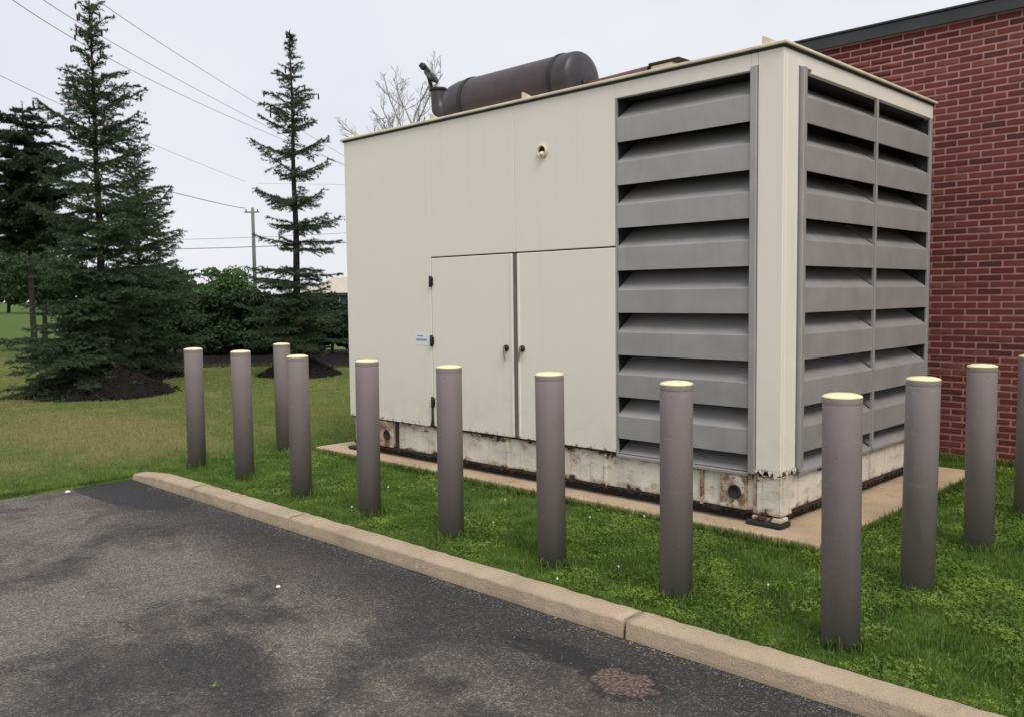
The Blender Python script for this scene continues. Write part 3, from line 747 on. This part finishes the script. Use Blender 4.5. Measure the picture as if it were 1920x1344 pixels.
# ------------------------------------------------------------------ spruces on the lawn
T1 = ground(200, 738); T2 = ground(270, 706); T3 = ground(562, 703)
def keep1(az, z, rg):
    # foliage low down hangs to the left and front only
    d = np.array([math.cos(az), math.sin(az)])@RT[:2]
    if z < 1.2: return d < .12 or rg.random() < .1
    if z < 1.9 and d > .2: return rg.random() < .55
    return True
spruce('spruce_tree', T1, 6.75, [(0, 1.7), (.85, 1.8), (1.1, 1.15), (1.6, 1.2), (1.9, 1.9), (2.3, 1.35), (3.3, 1.0), (4.2, .98), (4.7, 1.0), (5.2, .66), (6.0, .48), (6.5, .28), (6.75, .05)], 11,
       'tallest spruce, with its top cut by the picture edge and a low left skirt', 'spruces on the lawn', keep=keep1, step=.23, per=7, skirt=.30, zmin=.28, gap=lambda z: .45 if z < 1.5 else (1.25 if z < 2.6 else 1.75))
spruce('spruce_tree', T2, 4.75, [(0, 1.4), (1.5, 1.4), (2.6, 1.1), (3.4, .92), (4.0, .6), (4.75, .05)], 23,
       'shorter spruce standing just behind and right of the tallest spruce', 'spruces on the lawn', step=.27, per=6, ndl=.055, cones=False)
spruce('spruce_tree', T3, 7.1, [(0, 1.15), (1, 1.15), (2.0, 1.0), (2.4, 1.1), (3.3, 1.12), (4.0, .92), (4.8, .9), (5.4, .66), (6.2, .34), (6.7, .2), (7.1, .04)], 35,
       'narrow sparse spruce with brown cones beside the left end of the enclosure', 'spruces on the lawn', step=.34, per=5, ndl=.055, zmin=.6, droop=.8, gap=lambda z: .5 if z < 2.1 else (1.6 if z < 4.6 else 1.))
mound(T1, 1.2, 1.2, .58, 'wide black mulch mound under the tallest spruce', 1)
mound(T2, .95, .95, .32, 'small mulch mound behind the tallest spruce', 2)
mound(T3, .88, .88, .44, 'black mulch mound beside the rear bollard', 3)

# dark pines at the left edge
pA = at(60, 560, 24); pA.z = 0
spruce('pine_tree', pA, 6.9, [(0, 1.6), (2.5, 1.9), (4.2, 1.7), (5.6, 1.35), (6.3, 1.1), (6.9, .3)], 51, 'dark bushy pine at the left edge behind the tallest spruce', 'dark pines at left', step=.34, per=6, mat=NEEDLE2, ndl=.08, nw=.02, cones=False, zmin=3.0, droop=-.2)
pB = at(-75, 560, 27); pB.z = 0
spruce('pine_tree', pB, 7.9, [(0, 1.6), (3, 1.9), (5.5, 1.4), (7, .8), (7.9, .2)], 57, 'dark pine cut off by the left picture edge', 'dark pines at left', step=.42, per=5, mat=NEEDLE2, ndl=.08, nw=.022, cones=False, zmin=3.0, droop=-.2)

# hedge across the back of the lawn
def hedge(name, p0, p1, h, depth, mat, label, seed, n, leaf, stems=9, uneven=.12):
    rg = np.random.default_rng(seed); t = empty(name, p0, math.atan2(p1.y-p0.y, p1.x-p0.x), label, 'hedge'); Ln = (p1-p0).length
    k = int(Ln*20); cx = rg.random(k)*Ln; cy = (rg.random(k)-.5)*depth*.6; cz = (.14+.76*rg.random(k))*h
    cen = np.stack([cx, cy, cz], 1); rad = np.array([.42, .36, .34])*rg.uniform(.7, 1.2, (k, 1))
    P, N = clumps(rg, cen, rad, n, .6)
    top = h*(1+uneven*(np.sin(P[:, 0]*1.7+seed)+.6*np.sin(P[:, 0]*4.1)+.5*rg.normal(size=len(P))*.5)); s = (P[:, 2] < top) & (P[:, 2] > .04)
    V, F = leaf_quads(P[s], leaf, rg, N[s], .6)
    o = link('foliage', arr_mesh('foliage', V, F), mat, t); o['kind'] = 'stuff'
    for i in range(stems):
        x = Ln*(i+.5)/stems+rg.normal()*.1; ac = Acc()
        for q in range(3): ac.tube([(x, 0, -.05), (x+rg.normal()*.08, rg.normal()*.08, h*.35), (x+rg.normal()*.25, rg.normal()*.2, h*.8)], [.03, .022, .01], 5)
        link('stem', ac.mesh('stem'), BARK, t)
    return t
h0 = ground(255, 668); h1 = ground(505, 668); h2 = ground(500, 667); h3 = ground(720, 667)
h0.z = h1.z = h2.z = h3.z = 0
hedge('hedge', h0, h1, 1.80, 1.5, HEDGE, 'clipped green hedge behind the two left bollards', 71, 80000, .06, 8, .03)
hedge('hedge', h2, h3, 1.70, 1.6, YEW, 'darker evergreen hedge between the narrow spruce and the enclosure', 73, 80000, .055, 6, .03)
# mulch bed under the hedge
a0 = ground(215, 692); a1 = ground(760, 686); a2 = ground(760, 655); a3 = ground(215, 655)
def bed():
    b = bmesh.new(); rg = np.random.default_rng(5); n, k = 60, 5; g = []
    for i in range(n+1):
        u = i/n; row = []
        for j in range(k+1):
            v = j/k; p = a0.lerp(a1, u).lerp(a3.lerp(a2, u), v); z = .05*math.sin(math.pi*v)+.006
            if j == 0: p += Vector((.0, rg.normal()*.12, 0))
            row.append(b.verts.new((p.x, p.y, z+abs(rg.normal())*.012 if 0 < j < k else .004)))
        g.append(row)
    for i in range(n):
        for j in range(k): b.faces.new((g[i][j], g[i+1][j], g[i+1][j+1], g[i][j+1]))
    return b
tag(link('mulch_bed', bed(), MULCH), 'dark mulch bed at the foot of the hedge', kind='structure')

# trees beyond
def far_at(px, d):
    p = at(px, 560, d); p.z = 0; return p
leafy_tree('leafy_tree', far_at(420, 48), 3.65, 1.9, 81, 'bright green bushy tree showing above the hedge', mat=GREENL, n=9000, leaf=.10, k=34, low=.1)
leafy_tree('leafy_tree', far_at(80, 33), 4.0, 2.0, 83, 'light leafy tree behind the dark pine at left', mat=FARL, n=6000, leaf=.09, k=18, low=.35, zflat=.35)
TL = 'distant trees beyond the lawn'
spec = [(-60, 120, 10, 5.5, 'furthest left distant tree at the picture edge'), (15, 128, 9.4, 5., 'distant tree left of the dark pine trunk'), (85, 118, 8.8, 5, 'distant tree between the pine and the tallest spruce'),
        (155, 124, 8.2, 5, 'distant tree glimpsed behind the tallest spruce'), (235, 120, 7.2, 5, 'distant tree glimpsed behind the shorter spruce'), (310, 126, 6.6, 5, 'distant tree at the left end of the hedge')]
for i, (px, d, h_, w_, lab) in enumerate(spec):
    leafy_tree('distant_tree', far_at(px, d), h_, w_, 90+i, lab, TL, FARL, n=3500, leaf=.42, k=26, low=.02, zflat=.7)

# bare tree behind the roof
def bare_tree(base, H, seed, label):
    rg = np.random.default_rng(seed); t = empty('bare_tree', base, label=label, cat='tree'); tr = Acc(); br = Acc()
    def grow(p, d, ln, r, lev, acc):
        pts = [p]; S = 5
        for s in range(S):
            d = d+rg.normal(size=3)*.10+np.array([0, 0, .05]); d /= np.linalg.norm(d); pts.append(pts[-1]+d*ln/S)
        acc.tube(pts, [r*(1-.55*i/S) for i in range(S+1)], 6 if lev < 2 else 4)
        if lev >= 4: return
        n = (14, 7, 6, 4)[lev]
        for k in range(n):
            u = .3+.7*(k+rg.random())/n; i = min(S-1, int(u*S)); q = pts[i]+(pts[i+1]-pts[i])*(u*S-i)
            ax = rg.normal(size=3); ax[2] *= .3; ax -= ax@d*d; ax /= np.linalg.norm(ax); th = rg.uniform(.45, .85)
            dd = d*math.cos(th)+ax*math.sin(th); grow(q, dd, ln*rg.uniform(.32, .5)*(1.3-.7*u), max(.008, r*.42), lev+1, br)
    grow(np.array([0, 0, 0.]), np.array([0, 0, 1.]), H*.9, .010*H, 0, tr)
    link('trunk', tr.mesh('trunk', True), BARKG, t); link('branches', br.mesh('branches'), BARKG, t); return t
bare_tree(far_at(800, 46), 13.0, 14, 'bare leafless tree rising behind the left part of the roof')

# distant building right of the narrow spruce
wp = far_at(690, 72); wh = empty('warehouse', wp, math.atan2(RT[1], RT[0]), 'low distant building with pale roof between spruce and enclosure', 'building')
link('wall', bx(-5.2, 5, 0, 8, -.1, 1.95), simple('teal_grey_wall', (.06, .10, .095), .7), wh)
b = bmesh.new(); vs = [b.verts.new(v) for v in ((-5.6, -.5, 1.95), (5.6, -.5, 1.95), (5.6, 4, 3.35), (-3.6, 4, 3.35), (-5.6, 8.5, 1.95), (5.6, 8.5, 1.95))]
b.faces.new((vs[0], vs[1], vs[2], vs[3])); b.faces.new((vs[3], vs[2], vs[5], vs[4])); b.faces.new((vs[0], vs[3], vs[4])); b.faces.new((vs[0], vs[4], vs[5], vs[1])); b.faces.new((vs[1], vs[5], vs[2]))
rf = link('roof', b, simple('pale_tan_roof', (.50, .45, .37), .8, bs=4), wh)
link('eave', bx(-5.65, 5.65, -.56, -.505, 1.80, 2.0), simple('dark_eave', (.03, .032, .035), .6), rf)
for x in (-4.2, -2.6, -1.0, .6): link('door', bx(x, x+.35, -.02, .0, .2, 1.6), simple('white_door', (.7, .7, .68), .5), wh)

# ------------------------------------------------------------------ pole and wires
pp = far_at(479, 85); pole = empty('utility_pole', pp, math.atan2(RT[1], RT[0]), 'tall grey utility pole seen between the spruces', 'pole')
pt = at(482, 391, 85).z
b = bmesh.new(); lathe(b, [(.20, -.2), (.15, pt-.2), (.14, pt)], 12); link('shaft', b, POLE, pole)
link('crossarm', bx(-.75, .65, -.16, -.04, pt-.5, pt-.36, bev=.01), POLE, pole)
for x in (-.6, .5): bb = bmesh.new(); lathe(bb, [(.05, 0), (.07, .05), (.05, .1), (.06, .15), (.03, .2)], 8, 'Z', (x, -.1, pt-.36)); link('insulator', bb, STEELD, pole)
link('transformer_bracket', bx(-.5, -.1, -.3, .1, 2.9, 3.1, bev=.02), POLE, pole)
def wire(pts, r, label, sag=0):
    P = [at(*p) for p in pts]; n = 12; out_ = []
    # smooth interpolation through three or four image-checked span points
    T = np.linspace(0, 1, len(P)); tt = np.linspace(0, 1, n*(len(P)-1)+1); A = np.array([list(p) for p in P])
    for c in tt: out_.append([np.polyval(np.polyfit(T, A[:, k], min(2, len(P)-1)), c) for k in range(3)])
    ac = Acc(); ac.tube(out_, [r]*len(out_), 5); tag(link('overhead_wire', ac.mesh('overhead_wire', True), WIRE), label, 'wire', 'overhead wires')
wire([(-140, -125, 26), (234, 119, 50), (492, 249, 78), (760, 352, 110)], .017, 'lower of the three wires slanting down from the top left corner')
wire([(-60, -108, 26), (220, 79, 50), (492, 237, 78), (770, 372, 110)], .017, 'middle wire slanting from the top behind the tallest spruce')
wire([(20, -130, 26), (309, 81, 50), (492, 203, 78), (770, 366, 110)], .017, 'upper wire slanting from the top down to the narrow spruce')
wire([(-100, 92, 34), (100, 187, 50), (313, 285, 70), (457, 339, 85)], .014, 'faint wire entering at the left edge below the others')
wire([(-60, 262, 60), (344, 366, 78), (461, 391, 85)], .035, 'thick cable running left from the utility pole top')
wire([(200, 452, 100), (459, 446, 92), (700, 434, 88)], .022, 'upper of the two near level wires crossing the utility pole')
wire([(200, 470, 98), (477, 463, 86), (700, 452, 80)], .04, 'thick lower level cable crossing the utility pole')
wire([(482, 344, 95), (600, 346, 92), (720, 347, 90)], .014, 'faint level wire right of the narrow spruce')

# ------------------------------------------------------------------ grass
def scatter(n, x0, x1, y0, y1):
    return rng.uniform(x0, x1, n), rng.uniform(y0, y1, n)
def ok(x, y, inset=.0):
    lot = (x > AX0-.03) & (y < -1.765+.0)
    pad = (x > -5.12+inset) & (x < .335-inset) & (y > -.155+inset) & (y < 2.84)
    bl = (y > BY-.02) & (x > X0)
    m1 = ((x-T1.x)**2+(y-T1.y)**2 < 1.15**2) | ((x-T2.x)**2+(y-T2.y)**2 < .8**2) | ((x-T3.x)**2+(y-T3.y)**2 < .78**2)
    return ~(lot | pad | bl | m1)
def blades(x, y, hgt, wid, seg2):
    n = len(x); z = zlawn(x, y)-.004; az = rng.random(n)*6.283; ln = np.abs(rng.normal(size=n))*.45+.08
    h = hgt*rng.uniform(.45, 1.2, n); ux, uy = np.cos(az), np.sin(az); s = rng.random(n)*6.283; sx, sy = np.cos(s)*wid/2, np.sin(s)*wid/2
    B = np.stack([x, y, z], 1); Sd = np.stack([sx, sy, np.zeros(n)], 1)
    tip = B+np.stack([ux*h*ln, uy*h*ln, h*np.sqrt(np.clip(1-ln*ln*.6, .15, 1))], 1)
    if not seg2:
        V = np.stack([B-Sd, B+Sd, tip], 1).reshape(-1, 3); return V, np.arange(3*n).reshape(-1, 3)
    mid = B+np.stack([ux*h*ln*.3, uy*h*ln*.3, h*.6], 1)
    V = np.stack([B-Sd, B+Sd, mid+Sd*.75, mid-Sd*.75, tip], 1).reshape(-1, 3); i = np.arange(n)[:, None]*5
    F = np.concatenate([i+np.array([0, 1, 2]), i+np.array([0, 2, 3]), i+np.array([3, 2, 4])]); return V, F
def view_ok(x, y, m=60):
    c = np.stack([x, y, np.zeros_like(x)], 1)-CAM; d = c@FW; px = 960+FPX*(c@RT)/np.maximum(d, .1); return (d > .5) & (px > -m-250) & (px < 1920+m+250)
acc = Acc()
def grow_grass(x0, x1, y0, y1, dens, hgt, wid, seg2, dmin=0, dmax=99):
    n = int((x1-x0)*(y1-y0)*dens); x, y = scatter(n, x0, x1, y0, y1); d = np.hypot(x-CAM[0], y-CAM[1])
    k = ok(x, y) & view_ok(x, y) & (d >= dmin) & (d < dmax); x, y = x[k], y[k]
    acc.add(*blades(x, y, hgt, wid, seg2))
grow_grass(-5.6, 3.2, -1.765, 3.6, 6500, .040, .0052, True, 0, 6.2)
grow_grass(-7.5, 3.2, -1.765, 3.6, 2400, .045, .008, False, 6.2, 9.5)
grow_grass(-13, -5.4, -9, -1.7, 2000, .04, .009, False, 6.0, 9.5)
grow_grass(-14, -3, -9, 8, 750, .05, .012, False, 9.5, 14)
grow_grass(-26, -6, -6, 16, 260, .045, .02, False, 14, 25)
# ragged fringe over the kerb's back edge, round the pad and at the asphalt's left edge
xf = rng.uniform(-5.4, 3.2, 7000); acc.add(*blades(xf, -1.762+np.abs(rng.normal(size=7000))*.018, .06, .006, True))
xf = rng.uniform(-5.1, .33, 3500); acc.add(*blades(xf, -.17-np.abs(rng.normal(size=3500))*.015, .075, .007, True))
yf = rng.uniform(-.17, 2.8, 2000); acc.add(*blades(.352+np.abs(rng.normal(size=2000))*.015, yf, .085, .007, True))
yf = rng.uniform(-6, -1.8, 5000); acc.add(*blades(AX0-.02-np.abs(rng.normal(size=5000))*.03, yf, .045, .009, False))
xf = rng.uniform(-3, 3, 2500); acc.add(*blades(xf, BY-.03-np.abs(rng.normal(size=2500))*.03, .10, .009, True))
for (x, y), _ in places:
    n = 130; a = rng.random(n)*6.283; rr = .09+np.abs(rng.normal(size=n))*.012; acc.add(*blades(x+np.cos(a)*rr, y+np.sin(a)*rr, .08, .007, True))
V = np.concatenate(acc.V); F = np.concatenate(acc.F)
tag(link('grass', arr_mesh('grass', V, F), BLADE), 'short green grass blades covering the lawn and the strip behind the kerb', 'grass', kind='stuff')
# clover and broad weeds, thick by the corner and right of the enclosure
def clover(n, x0, x1, y0, y1, size, hgt, patch=.5):
    x, y = scatter(n, x0, x1, y0, y1)
    pn = np.sin(x*3.1+1)*np.sin(y*3.7)+.6*np.sin(x*7.3+y*5.1)+.4*np.sin(x*13.7-y*9.1); k = ok(x, y, -.01) & (pn > patch-1+rng.random(n)*.8); x, y = x[k], y[k]; n = len(x)
    h = hgt*rng.uniform(.4, 1.1, n); Vs = []
    cen = np.stack([x, y, zlawn(x, y)+h], 1); a0 = rng.random(n)*6.283; s = size*rng.uniform(.6, 1.3, n)
    tilt = rng.normal(size=(n, 2))*.45
    for q in range(3):
        a = a0+q*2.094; d = np.stack([np.cos(a), np.sin(a)], 1); e = np.stack([-d[:, 1], d[:, 0]], 1)
        def pt_(u, v):
            xy = d*(s*u)[:, None]+e*(s*v)[:, None]; z = (xy*tilt).sum(1)+.25*s*u*(1-u); return cen+np.concatenate([xy, z[:, None]], 1)
        o_ = np.ones(n)
        Vs.append(np.stack([pt_(0*o_, 0*o_), pt_(.6*o_, .42*o_), pt_(1.05*o_, .0*o_), pt_(.6*o_, -.42*o_)], 1))
    V = np.stack(Vs, 1).reshape(-1, 3); return V, np.arange(len(V)).reshape(-1, 4)
acc = Acc()
acc.add(*clover(60000, -1.2, 3.2, -1.76, .2, .0075, .033, .5)); acc.add(*clover(40000, .3, 3.2, -.2, 3.4, .009, .036, .4)); acc.add(*clover(30000, -5.4, -1.0, -1.76, -.2, .0075, .03, .85))
tag(link('clover', acc.mesh('clover'), CLOVER), 'bright clover and broad weeds among the grass near the bollards', 'clover', kind='stuff')
# white clover heads and pale bits
acc = Acc()
fl = [ground(px, py) for px, py in ((728, 922), (947, 946), (1106, 980), (1208, 978), (1160, 1075), (1440, 1110), (660, 960), (1045, 1098), (925, 990))]
for p in fl:
    acc.tube([(p.x, p.y, 0), (p.x, p.y, .038)], [.001, .001], 4); acc.tube([(p.x, p.y, .036), (p.x, p.y, .040), (p.x, p.y, .046), (p.x, p.y, .050)], [.003, .0065, .0065, .002], 6)
tag(link('clover_flowers', acc.mesh('clover_flowers'), simple('white_petals', (.75, .75, .66), .7)), 'scattered small white clover heads in the grass strip', 'flowers', kind='stuff')
# fallen leaves and pebbles on the asphalt
PEB = simple('white_stone', (.78, .78, .76), .7)
for (px, py, s, lab) in ((522, 1101, .013, 'white pebble in the middle of the asphalt'), (127, 924, .022, 'white pebble at far left of the asphalt'), (263, 893, .018, 'pale pebble beside the tip of the kerb')):
    p = ground(px, py, AZ); b = bmesh.new(); bmesh.ops.create_icosphere(b, subdivisions=2, radius=s)
    for v in b.verts: v.co = Vector((v.co.x*1.2, v.co.y, v.co.z*.6))*rnd.uniform(.88, 1.1)
    o = link('pebble', b, PEB); o.location = (p.x, p.y, AZ+s*.5); tag(o, lab, 'pebble', 'white pebbles on the asphalt')
acc = Acc()
for i in range(3200):
    x = rnd.uniform(-5, 3.5); y = -1.945-abs(rnd.gauss(0, .05 if i % 2 else 1.1)); s = rnd.uniform(.0015, .005)
    p = np.array([x, y, AZ+s*.4]); acc.add([p+np.array(v)*s for v in ((1, 0, 0), (0, 1, 0), (-1, 0, 0), (0, -1, 0), (0, 0, .9))], [(0, 1, 4), (1, 2, 4), (2, 3, 4), (3, 0, 4)])
tag(link('grit', acc.mesh('grit'), simple('grit_stone', (.22, .2, .18), .9, amt=.5, scale=30)), 'loose grit and crumbs scattered over the asphalt', 'grit', kind='stuff')
p = ground(398, 1293, AZ); V, F = leaf_quads(np.array([[p.x+rnd.gauss(0, .015), p.y+rnd.gauss(0, .015), AZ+.012+rnd.random()*.01] for _ in range(7)]), .010, rng, np.tile([0, 0, 1.], (7, 1)), 1)
tag(link('weed_tuft', arr_mesh('weed_tuft', V, F), CLOVER), 'tiny green weed growing from the asphalt near the bottom edge', 'weed')
